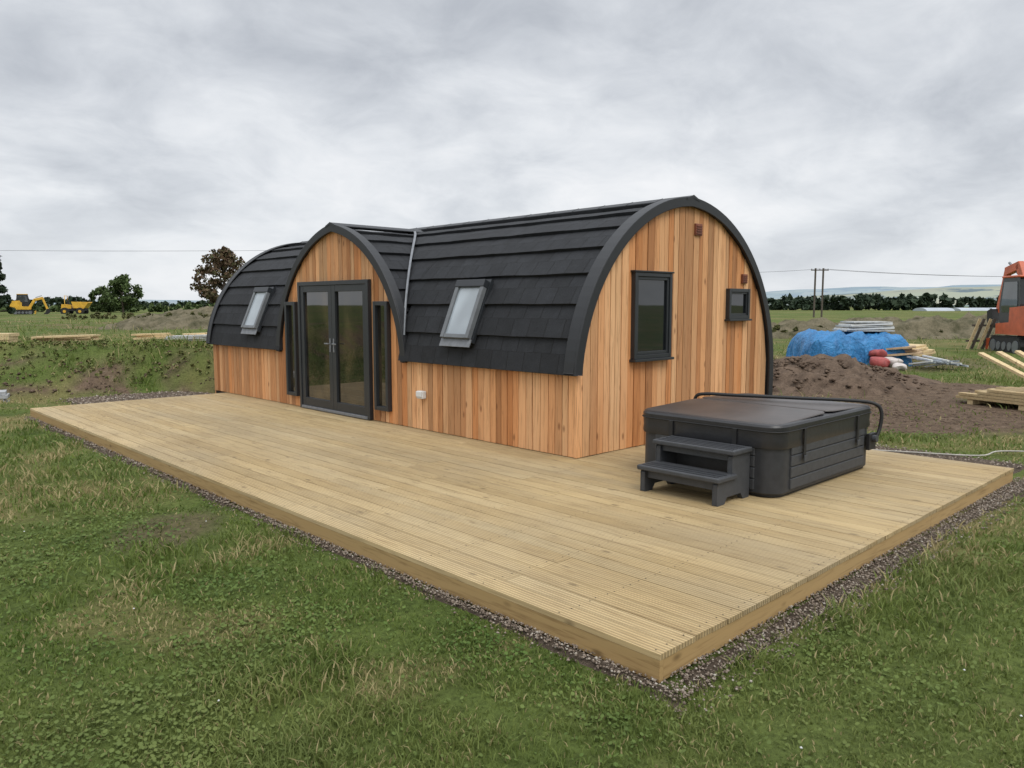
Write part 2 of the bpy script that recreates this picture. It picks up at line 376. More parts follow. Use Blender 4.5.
# ---------------------------------------------------------------- cabin
cab=empty('wooden_cabin',(0,0,0))
def gpoly(R,O,a0,dr,zb,cx_,phmin=0,nseg=18):
    pts=[]
    for s_ in(-1,1):
        ap=apex(R,O,dr); seg=[arcp(s_,R,O,dr,phmin+(ap-phmin)*q/nseg) for q in range(nseg+1)]
        seg=[(cx_+d,z) for d,z in seg]
        if s_==-1: pts=[(seg[0][0],zb)]+seg
        else: pts+=seg[::-1][1:]+[(seg[0][0],zb)]
    return pts
prism('wall_core',gpoly(mR,mO,0,-.022,.10,AX),'Y',HY0+.022,HY1-.022,M_dark,cab)
prism('porch_core',gpoly(pR,pO,0,-.022,.10,PY),'X',HX0+.022,AX-.3,M_dark,cab)
def boards(name,a,b,fn,zb,topf,p=cab):
    V=[];Fc=[];x=a
    while x<b-.03:
        w=random.choice([.085,.10,.12,.10]); x2=min(b,x+w)
        if b-x2<.05: x2=b
        dd=random.uniform(0,.009); q=len(V); g=.0045
        t0,t1=topf(x+g),topf(x2-g); tm=topf((x+x2)/2)
        for dep in(0,-.022):
            for xx,z in((x+g,zb),(x2-g,zb),(x2-g,t1),((x+x2)/2,tm),(x+g,t0)):
                V.append(fn(xx,dep,z) if dep<0 else fn(xx,dd,z))
        Fc+=[(q,q+1,q+2,q+3,q+4),(q+9,q+8,q+7,q+6,q+5)]+[(q+e,q+5+e,q+5+(e+1)%5,q+(e+1)%5) for e in range(5)]
        x=x2
    return mobj(name,V,Fc,M_larch_z,p)
boards('gable_cladding',HX0-.02,HX1,lambda x,d,z:(x,HY0-d,z),DZ+.008,lambda x:max(1.03,topz(x-AX,mR,mO)+.02) if x<AX else topz(min(x-AX,1.959),mR,mO)+.02)
boards('front_cladding',HY0+.0225,HY1,lambda x,d,z:(HX0-d,x,z),DZ+.008,lambda y:max(1.06,topz(y-PY,pR,pO)+.02) if abs(y-PY)<1.67 else 1.06)
boards('end_cladding',HX0,HX1,lambda x,d,z:(x,HY1+d,z),.05,lambda x:max(.9,topz(min(abs(x-AX),1.959),mR,mO)))
abox('plinth',HX0+.01,HX1,DY,HY1-.01,-.02,.135,M_dark,cab)
def course_mesh(name,mapf,R,O,side,ph0,nc,l0,l1,skip=0,vert=0):
    V=[];Fc=[];U_=[];V_=[]; ap=apex(R,O,.05)
    st=(ap-ph0)/nc; polys=[]
    if vert:
        zs=[.12+(ZS-.12)*q/2 for q in range(3)]
        for q in range(2):
            d=R-O
            polys.append(([(side*(d+.075),zs[q]),(side*(d+.05),zs[q+1]+.01),(side*(d+.02),zs[q+1]+.01),(side*(d+.02),zs[q])],[(-2+q),(-1+q),(-1+q),(-2+q)]))
    for q in range(skip,nc):
        p0=ph0+st*q-.012; p1=min(ap,ph0+st*(q+1)+.006)
        pm=(p0+p1)/2
        polys.append(([arcp(side,R,O,.088,p0),arcp(side,R,O,.070,pm),arcp(side,R,O,.048,p1),arcp(side,R,O,.02,p1),arcp(side,R,O,.02,p0)],[q+.02,q+.5,q+.98,q+.98,q+.02]))
    for poly,vv in polys:
        nn=len(poly); segs=max(1,int((l1-l0)/.26)); seq=[l0+(l1-l0)*t/segs for t in range(segs+1)]
        b=len(V)
        for t in seq:
            jit=random.uniform(-.004,.004)
            for (d,z),v_ in zip(poly,vv): V.append(mapf(d,t,z+jit)); U_.append(t); V_.append(v_+10)
        for t in range(segs):
            for e in range(nn):
                q=b+t*nn; Fc.append((q+e,q+(e+1)%nn,q+nn+(e+1)%nn,q+nn+e))
        Fc.append(tuple(b+e for e in range(nn))[::-1]); Fc.append(tuple(b+segs*nn+e for e in range(nn)))
    o=mobj(name,V,Fc,M_roof,cab)
    for nm_,arr in(('ru',U_),('rv',V_)):
        at=o.data.attributes.new(nm_,'FLOAT','POINT'); at.data.foreach_set('value',np.array(arr,np.float32))
    return o
mm=lambda d,t,z:(AX+d,t,z); pm_=lambda d,t,z:(t,PY+d,z)
ph0=math.asin((1.045-ZS)/(mR+.09)); pph0=math.asin((1.02-ZS)/(pR+.09))
course_mesh('roof_tiles_near',mm,mR,mO,-1,ph0,8,HY0-.05,PY-1.64)
course_mesh('roof_tiles_mid',mm,mR,mO,-1,ph0,8,PY-1.64,PY+1.64,skip=2)
course_mesh('roof_tiles_far',mm,mR,mO,-1,ph0,8,PY+1.64,HY1+.06)
course_mesh('roof_tiles_rear',mm,mR,mO,1,0,8,HY0-.05,HY1+.06,vert=1)
course_mesh('porch_tiles_a',pm_,pR,pO,-1,pph0,8,HX0-.05,AX-.1)
course_mesh('porch_tiles_b',pm_,pR,pO,1,pph0,8,HX0-.05,AX-.1)
def verge(name,mapf,R,O,l0,l1,dr0,dr1,pha,phb,downb=None,ns=26,mat=None):
    def line(dr):
        ap=apex(R,O,dr); L=[arcp(-1,R,O,dr,pha+(ap-pha)*q/ns) for q in range(ns+1)]
        Rr=[arcp(1,R,O,dr,phb+(ap-phb)*q/ns) for q in range(ns+1)]
        L=L+Rr[::-1][1:]
        if downb is not None: L.append((L[-1][0],downb))
        return L
    a_,b_=line(dr0),line(dr1); V=[];Fc=[]
    for p0,p1 in zip(a_,b_):
        V+=[mapf(p0[0],l0,p0[1]),mapf(p1[0],l0,p1[1]),mapf(p1[0],l1,p1[1]),mapf(p0[0],l1,p0[1])]
    for q in range(len(a_)-1):
        for e in range(4): Fc.append((q*4+e,q*4+(e+1)%4,q*4+4+(e+1)%4,q*4+4+e))
    Fc.append((0,1,2,3)); q=(len(a_)-1)*4; Fc.append((q+3,q+2,q+1,q))
    return mobj(name,V,Fc,mat or M_black,cab,bevel=.006)
verge('gable_verge_fascia',mm,mR,mO,HY0-.065,HY0-.037,.0,.112,ph0*.9,0,DZ+.01)
verge('gable_verge_cap',mm,mR,mO,HY0-.0365,HY0+.11,.088,.108,ph0*.95,0,DZ+.01)
verge('far_verge_fascia',mm,mR,mO,HY1+.06,HY1+.09,-.0,.112,ph0*.9,0,.06)
verge('far_verge_cap',mm,mR,mO,HY1-.06,HY1+.058,.088,.108,ph0*.95,0,.06)
verge('porch_verge_fascia',pm_,pR,pO,HX0-.065,HX0-.037,.0,.112,pph0*.9,pph0*.9)
verge('porch_verge_cap',pm_,pR,pO,HX0-.0365,HX0+.08,.088,.108,pph0*.95,pph0*.95)
def ridge(name,mapf,R,O,l0,l1):
    zt=arcp(1,R,O,.115,apex(R,O,.115))[1]
    poly=[(-.13,zt-.045),(-.128,zt-.03),(0,zt+.018),(.128,zt-.03),(.13,zt-.045),(0,zt-.01)]
    V=[mapf(d,l,z) for l in(l0,l1) for d,z in poly]
    Fc=[tuple(range(6)),tuple(range(11,5,-1))]+[(i,(i+1)%6,6+(i+1)%6,6+i) for i in range(6)]
    mobj(name,V,Fc,M_black,cab,bevel=.004)
y=HY0-.07; q=0
while y<HY1+.09:
    y2=min(HY1+.09,y+.45); ridge('main_ridge_cap_%d'%q,mm,mR,mO-.0,y,y2-.006); y=y2; q+=1
    if y2>=HY1+.089: break
ridge('porch_ridge_cap',pm_,pR,pO,HX0-.07,AX-.25)
abox('eave_trim_near',HX0-.075,HX0-.025,HY0-.03,PY-1.78,1.012,1.036,M_black,cab,.003)
abox('eave_trim_far',HX0-.075,HX0-.025,PY+1.78,HY1+.08,1.012,1.036,M_black,cab,.003)
for sgn,nm in((-1,'valley_flashing_near'),(1,'valley_flashing_far')):
    L=[]
    for q in range(40):
        z=1.35+(2.86-1.35)*q/39
        dm=math.sqrt(max(0,(mR+.092)**2-(z-ZS)**2))-mO; dp=math.sqrt(max(0,(pR+.092)**2-(z-ZS)**2))-pO
        L.append((AX-dm,PY+sgn*dp,z))
    V=[];Fc=[]
    for q,(x,y,z) in enumerate(L):
        ph=math.asin(min(1,(z-ZS)/(mR+.1))); php=math.asin(min(1,(z-ZS)/(pR+.1)))
        n1=Vector((-math.cos(ph),0,math.sin(ph))); n2=Vector((0,sgn*math.cos(php),math.sin(php)))
        c=Vector((x,y,z))+(n1+n2)*.008
        V+=[tuple(c+Vector((0,sgn,0))*.045+n1*.004),tuple(c),tuple(c+Vector((-1,0,0))*.012+n2*.006)]
    for q in range(len(L)-1):
        for e in range(2): Fc.append((q*3+e,q*3+e+1,q*3+4+e,q*3+3+e))
    mobj(nm,V,Fc,M_alu,cab,smooth=True)
def frame(nm,plane,a0,a1,z0,z1,pl,fw,dep,mat,glass,gdep=.02):
    def bx(n_,p0,p1,q0,q1,d0,d1,m,bv=.004):
        if plane=='Y': abox(n_,p0,p1,pl-d1,pl-d0,q0,q1,m,cab,bv)
        else: abox(n_,pl-d1,pl-d0,p0,p1,q0,q1,m,cab,bv)
    bx(nm+'_jamb_a',a0,a0+fw,z0,z1,0.0,dep,mat); bx(nm+'_jamb_b',a1-fw,a1,z0,z1,0.0,dep,mat)
    bx(nm+'_head',a0+fw,a1-fw,z1-fw,z1,0.0,dep-.002,mat); bx(nm+'_sill',a0+fw,a1-fw,z0,z0+fw,0.0,dep-.002,mat)
    bx(nm+'_glass',a0+fw-.003,a1-fw+.003,z0+fw-.003,z1-fw+.003,0.0,gdep,glass,0)
    return bx
bx=frame('gable_window','Y',4.03,4.73,1.14,2.10,HY0,.045,.06,M_anth,M_glass)
bx('gable_window_sash_l',4.0755,4.11,1.186,2.054,.021,.045,M_anth); bx('gable_window_sash_r',4.65,4.6845,1.186,2.054,.021,.045,M_anth)
bx('gable_window_sash_t',4.1105,4.6495,2.02,2.054,.021,.044,M_anth); bx('gable_window_sash_b',4.1105,4.6495,1.186,1.22,.021,.044,M_anth)
bx('gable_window_cill',4.01,4.75,1.11,1.139,0,.09,M_anth); bx('gable_window_trim',4.01,4.75,2.101,2.12,0,.07,M_black)
bx=frame('small_window','Y',5.99,6.50,1.56,1.95,HY0,.045,.06,M_anth,M_glass)
bx('small_window_sash_b',6.036,6.454,1.606,1.63,.021,.045,M_anth); bx('small_window_sash_t',6.036,6.454,1.88,1.904,.021,.045,M_anth)
bx('small_window_sash_l',6.036,6.06,1.631,1.879,.021,.044,M_anth); bx('small_window_sash_r',6.43,6.454,1.631,1.879,.021,.044,M_anth)
bx('small_window_cill',5.97,6.52,1.535,1.559,0,.085,M_anth)
for cxv,czv,r in((5.30,2.64,.07),(6.41,2.08,.06)):
    bx('vent_plate',cxv-r,cxv+r,czv-r,czv+r,0,.03,M_brown)
    for q in range(4): bx('vent_louvre',cxv-r*.8,cxv+r*.8,czv-r*.75+q*r*.42,czv-r*.6+q*r*.42,.0305,.042,M_brown,.001)
D0,D1=7.04,8.99; ZD0,ZD1=DZ+.012,2.09
def bxx(n_,p0,p1,q0,q1,d0,d1,m,bv=.004): return abox(n_,HX0-d1,HX0-d0,p0,p1,q0,q1,m,cab,bv)
bxx('door_jamb_a',D0,D0+.06,ZD0,ZD1,0,.07,M_anth); bxx('door_jamb_b',D1-.06,D1,ZD0,ZD1,0,.07,M_anth)
bxx('door_head',D0+.06,D1-.06,ZD1-.06,ZD1,0,.068,M_anth); bxx('door_threshold',D0+.06,D1-.06,ZD0,ZD0+.04,0,.075,M_alu)
mid=(D0+D1)/2
for a_,b_,nm in((D0+.062,mid-.002,'door_leaf_a'),(mid+.002,D1-.062,'door_leaf_b')):
    fw=.095; z0=ZD0+.042; z1=ZD1-.062
    bxx(nm+'_stile_a',a_,a_+fw,z0,z1,0,.055,M_anth); bxx(nm+'_stile_b',b_-fw,b_,z0,z1,0,.055,M_anth)
    bxx(nm+'_rail_top',a_+fw,b_-fw,z1-fw,z1,0,.053,M_anth); bxx(nm+'_rail_bottom',a_+fw,b_-fw,z0,z0+fw+.03,0,.053,M_anth)
    bxx(nm+'_glass',a_+fw-.004,b_-fw+.004,z0+fw,z1-fw+.004,0,.022,M_dglass,0)
for y in(mid-.05,mid+.05):
    bxx('door_handle_plate',y-.014,y+.014,1.05,1.25,.0555,.066,M_alu,.003)
    yy=sorted([y,y+(.11 if y>mid else -.11)])
    bxx('door_handle_lever',yy[0],yy[1],1.165,1.183,.085,.10,M_alu,.004); bxx('door_handle_stem',y-.008,y+.008,1.166,1.182,.066,.085,M_alu)
frame('sidelight_near','X',6.60,6.93,.31,1.79,HX0,.055,.07,M_anth,M_dglass); frame('sidelight_far','X',9.09,9.42,.31,1.79,HX0,.055,.07,M_anth,M_dglass)
bxx('socket_box',5.83,5.96,.55,.65,.01,.075,M_white,.012); bxx('socket_lid',5.838,5.952,.575,.644,.0755,.09,M_white,.006)
# skylights
def skylight(nm,yc,phd=23.0,w=.258,h=.37):
    ph=math.radians(phd); rho=mR+.10
    c=Vector((AX-(-mO+rho*math.cos(ph)),yc,ZS+rho*math.sin(ph))); u=Vector((0,1,0)); v=Vector((math.sin(ph),0,math.cos(ph))); nn=Vector((-math.cos(ph),0,math.sin(ph)))
    e=empty(nm,c); e.parent=cab; obs=[]
    A=lambda *a,**k_: obs.append(obox(*a,**k_))
    A('kerb',c-nn*.03,u,v,nn,w+.03,h+.035,.022,M_anth)
    A('side_a',c+u*(w-.03)+nn*.026,u,v,nn,.03,h,.032,M_greyf,None,.005)
    A('side_b',c-u*(w-.03)+nn*.026,u,v,nn,.03,h,.032,M_greyf,None,.005)
    A('top_hood',c+v*(h-.04)+nn*.03,u,v,nn,w+.006,.045,.038,M_anth,None,.006)
    A('bottom_rail',c-v*(h-.025)+nn*.024,u,v,nn,w-.061,.025,.028,M_greyf,None,.005)
    A('pane',c-v*.02+nn*.012,u,v,nn,w-.058,h-.045,.02,M_sky)
    A('apron_flashing',c-v*(h+.05)+nn*.004,u,v,nn,w+.02,.048,.006,M_alu)
    for o in obs: o.parent=e; o.matrix_parent_inverse=Matrix.Translation(c).inverted()
skylight('skylight',5.15); skylight('skylight.001',10.64)
# ---------------------------------------------------------------- hot tub
tub=empty('hot_tub',(0,0,0))
def rloop(x0,x1,y0,y1,r,z,ns=7):
    P=[]
    for cx_,cy_,a0 in((x1-r,y1-r,0),(x0+r,y1-r,90),(x0+r,y0+r,180),(x1-r,y0+r,270)):
        for q in range(ns+1):
            a_=math.radians(a0+90*q/ns); P.append((cx_+r*math.cos(a_),cy_+r*math.sin(a_),z))
    return P
def loft(name,x0,x1,y0,y1,r,prof,mat,p,smooth=True,zf=None):
    V=[];Fc=[]
    for ins,z in prof: V+=rloop(x0+ins,x1-ins,y0+ins,y1-ins,max(.01,r-ins),z)
    n_=32
    if zf: V=[(a_,b_,zf(a_,b_,c_)) for a_,b_,c_ in V]
    for k_ in range(len(prof)-1):
        for e in range(n_): Fc.append((k_*n_+e,k_*n_+(e+1)%n_,(k_+1)*n_+(e+1)%n_,(k_+1)*n_+e))
    Fc.append(tuple(range(n_))[::-1]); Fc.append(tuple((len(prof)-1)*n_+e for e in range(n_)))
    o=mobj(name,V,Fc,mat,p,smooth=smooth)
    if smooth:
        m=o.modifiers.new('e','EDGE_SPLIT'); m.split_angle=.6
    return o
TX0,TX1,TY0,TY1=3.02,4.95,1.0,2.40
loft('base',TX0+.02,TX1-.02,TY0+.02,TY1-.02,.14,[(0.02,.141),(0,.15),(0,.20)],M_strap,tub)
loft('cabinet',TX0,TX1,TY0,TY1,.16,[(.012,.165),(0,.18),(0,.60),(.02,.612)],M_cab,tub)
for q in range(4):
    z0=.20+q*.097
    abox('panel_right_%d'%q,TX0+.22,TX1-.22,TY0-.014,TY0+.01,z0,z0+.09,M_cab2,tub,.006)
    abox('panel_left_%d'%q,TX0-.014,TX0+.01,TY0+.20,TY1-.20,z0,z0+.09,M_cab2,tub,.006)
    abox('panel_back_%d'%q,TX1-.01,TX1+.014,TY0+.20,TY1-.20,z0,z0+.09,M_cab2,tub,.006)
    abox('panel_house_%d'%q,TX0+.20,TX1-.20,TY1-.01,TY1+.014,z0,z0+.09,M_cab2,tub,.006)
loft('shell_lip',TX0,TX1,TY0,TY1,.17,[(0,.612),(-.012,.62),(-.012,.64),(0,.648)],M_cab,tub)
xm=(TX0+TX1)/2
zf=lambda a_,b_,c_: c_+(.028*(1-abs(a_-xm)/1.0) if c_>.7 else .006*math.sin(a_*9+b_*7))
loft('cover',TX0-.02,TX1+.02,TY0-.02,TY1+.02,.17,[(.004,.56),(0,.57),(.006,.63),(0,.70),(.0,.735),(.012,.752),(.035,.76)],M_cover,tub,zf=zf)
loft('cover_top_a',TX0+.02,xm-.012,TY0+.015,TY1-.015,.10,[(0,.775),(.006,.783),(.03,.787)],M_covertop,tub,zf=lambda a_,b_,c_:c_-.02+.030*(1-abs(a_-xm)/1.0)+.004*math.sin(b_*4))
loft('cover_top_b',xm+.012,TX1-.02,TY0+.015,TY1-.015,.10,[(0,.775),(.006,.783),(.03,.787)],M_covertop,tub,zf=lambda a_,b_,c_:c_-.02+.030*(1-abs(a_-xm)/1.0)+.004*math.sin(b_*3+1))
for z in(.70,):
    P=rloop(TX0-.024,TX1+.024,TY0-.024,TY1+.024,.17,z); tube('cover_piping',P+[P[0]],.005,M_strap,tub)
for xx in(TX0+.42,TX1-.42):
    abox('strap',xx-.02,xx+.02,TY0-.034,TY0-.026,.44,.70,M_strap,tub,.002); abox('buckle',xx-.03,xx+.03,TY0-.046,TY0-.0345,.42,.47,M_step,tub,.004)
for yy in(TY0+.38,TY1-.38):
    abox('strap',TX0-.034,TX0-.026,yy-.02,yy+.02,.44,.70,M_strap,tub,.002); abox('buckle',TX0-.046,TX0-.0345,yy-.03,yy+.03,.42,.47,M_step,tub,.004)
def smooth_path(pts,n_=6):
    out=[]; P=[Vector(p_) for p_ in pts]
    for q in range(len(P)-1):
        p0=P[max(0,q-1)];p1=P[q];p2=P[q+1];p3=P[min(len(P)-1,q+2)]
        for t in range(n_):
            t/=n_; out.append(.5*((2*p1)+(p2-p0)*t+(2*p0-5*p1+4*p2-p3)*t*t+(3*p1-p0-3*p2+p3)*t**3))
    out.append(P[-1]); return out
tube('lifter_bar',smooth_path([(xm+.06,TY1+.05,.60),(xm+.06,TY1+.05,.78),(xm+.08,TY1-.05,.83),(xm+.2,TY1-.35,.83),(xm+.5,1.55,.82),(TX1-.15,TY0+.15,.805),(TX1-.05,TY0-.03,.78),(TX1-.02,TY0-.085,.70),(TX1-.04,TY0-.085,.55),(TX1-.10,TY0-.07,.44)]),.017,M_strap,tub,res=4)
abox('lifter_bracket',TX1-.20,TX1-.04,TY0-.055,TY0-.018,.34,.50,M_strap,tub,.006)
cyl('lifter_pivot',(TX1-.12,TY0-.07,.45),'Y',.035,.05,M_cab2,tub)
# steps
st=empty('hot_tub_steps',(0,0,0))
side=[(2.50,DZ+.002),(2.60,DZ+.002),(2.64,DZ+.06),(2.86,DZ+.06),(2.90,DZ+.002),(2.985,DZ+.002),(2.985,DZ+.385),(2.74,DZ+.385),(2.72,DZ+.37),(2.72,DZ+.19),(2.52,DZ+.19),(2.50,DZ+.17)]
ya,yb=1.23,1.98
for nm,y0,y1 in(('side_panel_a',ya,ya+.045),('side_panel_b',yb-.045,yb)): prism(nm,side,'Y',y0,y1,M_step,st,bevel=.006)
abox('lower_tread',2.47,2.76,ya-.025,yb+.025,DZ+.191,DZ+.232,M_step,st,.01); abox('upper_tread',2.69,2.99,ya-.025,yb+.025,DZ+.386,DZ+.427,M_step,st,.01)
abox('lower_riser',2.53,2.55,ya+.046,yb-.046,DZ+.12,DZ+.19,M_step,st,.003); abox('upper_riser',2.74,2.76,ya+.046,yb-.046,DZ+.33,DZ+.385,M_step,st,.003)
abox('back_riser',2.955,2.98,ya+.046,yb-.046,DZ+.01,DZ+.38,M_cab,st,.003)
for x0 in(2.50,2.56,2.62): abox('tread_grip_lower',x0,x0+.03,ya+.01,yb-.01,DZ+.2325,DZ+.236,M_cab,st)
for x0 in(2.72,2.78,2.84,2.90): abox('tread_grip_upper',x0,x0+.03,ya+.01,yb-.01,DZ+.4275,DZ+.431,M_cab,st)
# ---------------------------------------------------------------- grass
def make_grass(name,N_,r0,r1,th,hs,seed,wscale=1.0,filt=None,mat=None):
    g=np.random.default_rng(seed)
    r=np.exp(g.uniform(math.log(r0),math.log(r1),N_)); a_=g.uniform(-th,th,N_)
    F=r*np.cos(a_); R=r*np.sin(a_)
    x=CAM.x+F*FV.x+R*RV.x; y=CAM.y+F*FV.y+R*RV.y
    e=.11*(vn(x*3,y*3,5)-.35)
    ok=~((x>-.10+e)&(x<DX+.2-e)&(y>-.15+e)&(y<DY+.1))
    ok&=~((x>DX)&(x<7.1)&(y>0)&(y<12.8)); ok&=~((x>1.0)&(x<7.6)&(y>DY-.1)&(y<14.0))
    dry,dirt=masks(F,R)
    clump=fbm(x*4.2,y*4.2,77,3)
    ok&=g.random(N_)>dirt*1.0
    ok&=g.random(N_)>dry*.4
    ok&=g.random(N_)<(.35+1.5*sm(.3,.65,clump))
    if filt is not None: ok&=filt(F,R,g)
    x,y,F,R,r,dry,clump=[q[ok] for q in(x,y,F,R,r,dry,clump)]; n_=len(x)
    z=hgt(F,R)
    tall=(.5+1.1*sm(.35,.75,fbm(x*.9,y*.9,55,3)))
    h=hs*(.45+.9*g.random(n_))*tall*(.6+.8*clump)*(1+.15*np.log(r/r0))
    w=.0022*wscale*(r/2.6)**.75*(.7+.8*g.random(n_))
    az=g.random(n_)*6.283; lean=h*(.25+1.1*g.random(n_)); la=g.random(n_)*6.283
    dx=np.cos(az)*w; dy=np.sin(az)*w; lx=np.cos(la)*lean; ly=np.sin(la)*lean
    P=np.zeros((n_,5,3))
    P[:,0]=np.stack([x-dx,y-dy,z-.004],1); P[:,1]=np.stack([x+dx,y+dy,z-.004],1)
    P[:,2]=np.stack([x-dx*.8+lx*.35,y-dy*.8+ly*.35,z+h*.6],1); P[:,3]=np.stack([x+dx*.8+lx*.35,y+dy*.8+ly*.35,z+h*.6],1)
    P[:,4]=np.stack([x+lx,y+ly,z+h*.95],1)
    T=np.array([(0,1,3),(0,3,2),(2,3,4)])[None]+np.arange(n_)[:,None,None]*5
    return npmesh(name,P.reshape(-1,3),T.reshape(-1,3),mat or M_blade,{'dry':np.repeat(np.clip(dry*.85+.10,0,1),5)})
make_grass('lawn_grass',370000,1.9,30,1.1,.036,11,1.15)
make_grass('rough_grass',90000,13,60,.9,.15,12,.8,lambda F,R,g:(F>13.6)&((R<-4)|(R>9)|(g.random(len(F))<.3))&(g.random(len(F))<np.where(F<19,.98,.3)))
def clover():
    g=np.random.default_rng(5); N_=120000
    r=np.exp(g.uniform(math.log(2),math.log(12),N_)); a_=g.uniform(-1.1,1.1,N_); F=r*np.cos(a_);R=r*np.sin(a_)
    x=CAM.x+F*FV.x+R*RV.x; y=CAM.y+F*FV.y+R*RV.y
    ok=~((x>-.18)&(x<8)&(y>-.25)); ok&=g.random(N_)<.08+.8*sm(.46,.66,fbm(x*1.1,y*1.1,91,5))
    x,y,F,R,r=[q[ok] for q in(x,y,F,R,r)]; n_=len(x); z=hgt(F,R)+g.uniform(.008,.032,n_)
    s_=g.uniform(.005,.010,n_)*(r/3)**.4; an=g.random(n_)*6.28; P=np.zeros((n_,6,3))
    for q in range(6):
        t=an+q*1.047; P[:,q]=np.stack([x+np.cos(t)*s_,y+np.sin(t)*s_,z+s_*.45*np.cos(t*1+an)],1)
    npmesh('clover_leaves',P.reshape(-1,3),np.arange(n_*6).reshape(-1,6),M_clover,{'dry':np.zeros(n_*6)})
    n2=50; r=np.exp(g.uniform(math.log(2.2),math.log(10),n2)); a_=g.uniform(-.9,.9,n2); F=r*np.cos(a_);R=r*np.sin(a_)
    x=CAM.x+F*FV.x+R*RV.x; y=CAM.y+F*FV.y+R*RV.y; ok=~((x>-.2)&(x<8)&(y>-.28)); x,y,F,R=[q[ok] for q in(x,y,F,R)]; n2=len(x)
    P=oc[None]*.007+np.stack([x,y,hgt(F,R)+.035],1)[:,None,:]
    npmesh('clover_flowers',P.reshape(-1,3),(of[None]+np.arange(n2)[:,None,None]*6).reshape(-1,3),M_white)
clover()
# ---------------------------------------------------------------- trees
def leaves(centres,rad,per,size,seed,mat,name,p,flat=.8):
    g=np.random.default_rng(seed); C=np.repeat(np.array(centres,float),per,0); Rr=np.repeat(np.array(rad,float),per); n_=len(C)
    d=g.normal(size=(n_,3)); d/=np.linalg.norm(d,axis=1)[:,None]; rr=Rr*(g.random(n_)**.5)
    c=C+d*rr[:,None]*np.array([1,1,flat])
    u=g.normal(size=(n_,3)); u/=np.linalg.norm(u,axis=1)[:,None]; w=np.cross(u,g.normal(size=(n_,3))); w/=np.linalg.norm(w,axis=1)[:,None]
    s_=size*(.5+g.random(n_))[:,None]
    P=np.stack([c-u*s_,c+w*s_*.6,c+u*s_,c-w*s_*.6],1)
    o=npmesh(name,P.reshape(-1,3),np.arange(n_*4).reshape(-1,4),mat); return par(o,p)
def tree(name,F,R,H,Wd,mat,seed,base=.25,per=90,lsz=.16,conifer=False,ncl=34,gap=1.0):
    g=random.Random(seed); z0=float(hgt(F,R)); b=W(F,R,z0-.1); e=empty(name,b)
    trunk=[b+Vector((0,0,0)),b+Vector((g.uniform(-.1,.1),0,H*.35)),b+Vector((g.uniform(-.2,.2),g.uniform(-.2,.2),H*.7)),b+Vector((0,0,H*.93))]
    t=tube('trunk',[tuple(q) for q in trunk],H*.022,M_bark,e)
    for q,pt in enumerate(t.data.splines[0].points): pt.radius=[1.3,.95,.5,.15][q]
    C=[];Rd=[]
    for q in range(ncl):
        f=base+(1-base)*(q+g.random())/ncl
        if conifer: wr=Wd*.5*(1.05-f)*1.1
        else: wr=Wd*.5*math.sin(min(1,max(.08,(f-base)/(1-base)))**.8*math.pi*.93+.12)
        a_=g.random()*6.283; rr=wr*g.uniform(.35,1)
        c=b+Vector((math.cos(a_)*rr,math.sin(a_)*rr,H*f*.96)); C.append(tuple(c)); Rd.append(g.uniform(.12,.22)*Wd*.8*gap)
        if q%3==0:
            s0=b+Vector((0,0,H*f*.7)); l=tube('limb',[tuple(s0),tuple((s0+c)/2+Vector((0,0,.1))),tuple(c)],H*.007,M_bark,e)
            l.data.splines[0].points[2].radius=.3
    leaves(C,Rd,per,lsz,seed,mat,'foliage',e)
tree('copper_leaf_tree',70,-25.9,6.3,5.2,M_leafr,8,.2,110,.15,ncl=50,gap=.82)
tree('field_tree',110,-55,5.2,5.6,M_leaf,14,.15,110,.2,ncl=40,gap=.9)
tree('field_tree.001',112,-59,3.7,4.2,M_leaf,5,.1,100,.2,ncl=28,gap=.9)
tree('conifer_tree',80,-53.0,7.4,3.0,M_leafd,6,.08,90,.2,conifer=True)
def treeline(name,pts,h0,h1,depth,per,size,seed,mat,step):
    g=random.Random(seed); C=[];Rd=[]
    for (f0,r0),(f1,r1) in zip(pts[:-1],pts[1:]):
        L=math.hypot(f1-f0,r1-r0); n_=int(L/step)
        for q in range(n_):
            t=q/n_; hh=g.uniform(h0,h1)*(.75+.5*noise.noise(Vector(((f0+(f1-f0)*t)*.02,(r0+(r1-r0)*t)*.02,seed))))
            for zz_ in np.arange(hh*.25,hh,hh*.3):
                f_,r_=f0+(f1-f0)*t+g.uniform(-depth,depth),r0+(r1-r0)*t+g.uniform(-step,step)
                w=W(f_,r_,zz_+float(hgt(f_,r_))); C.append(tuple(w)); Rd.append(hh*.28)
    leaves(C,Rd,per,size,seed,mat,name,None)
treeline('distant_treeline',[(270,60),(250,120),(255,175),(330,300)],4.2,6.2,3,26,.9,21,M_leafd,1.3)
treeline('distant_treeline.001',[(330,-260),(300,-160),(290,-110),(300,-60)],3,4.4,5,20,.9,22,M_leafd,2.2)
treeline('field_hedge',[(120,-95),(118,-60),(112,-44),(105,-24)],.9,1.8,1,22,.35,23,M_leaf,1.0)
treeline('bank_weeds',[(16.6,-15),(16.7,-11),(16.6,-7),(16.8,-4.5)],.06,.22,.9,18,.03,33,M_bankl,.06)
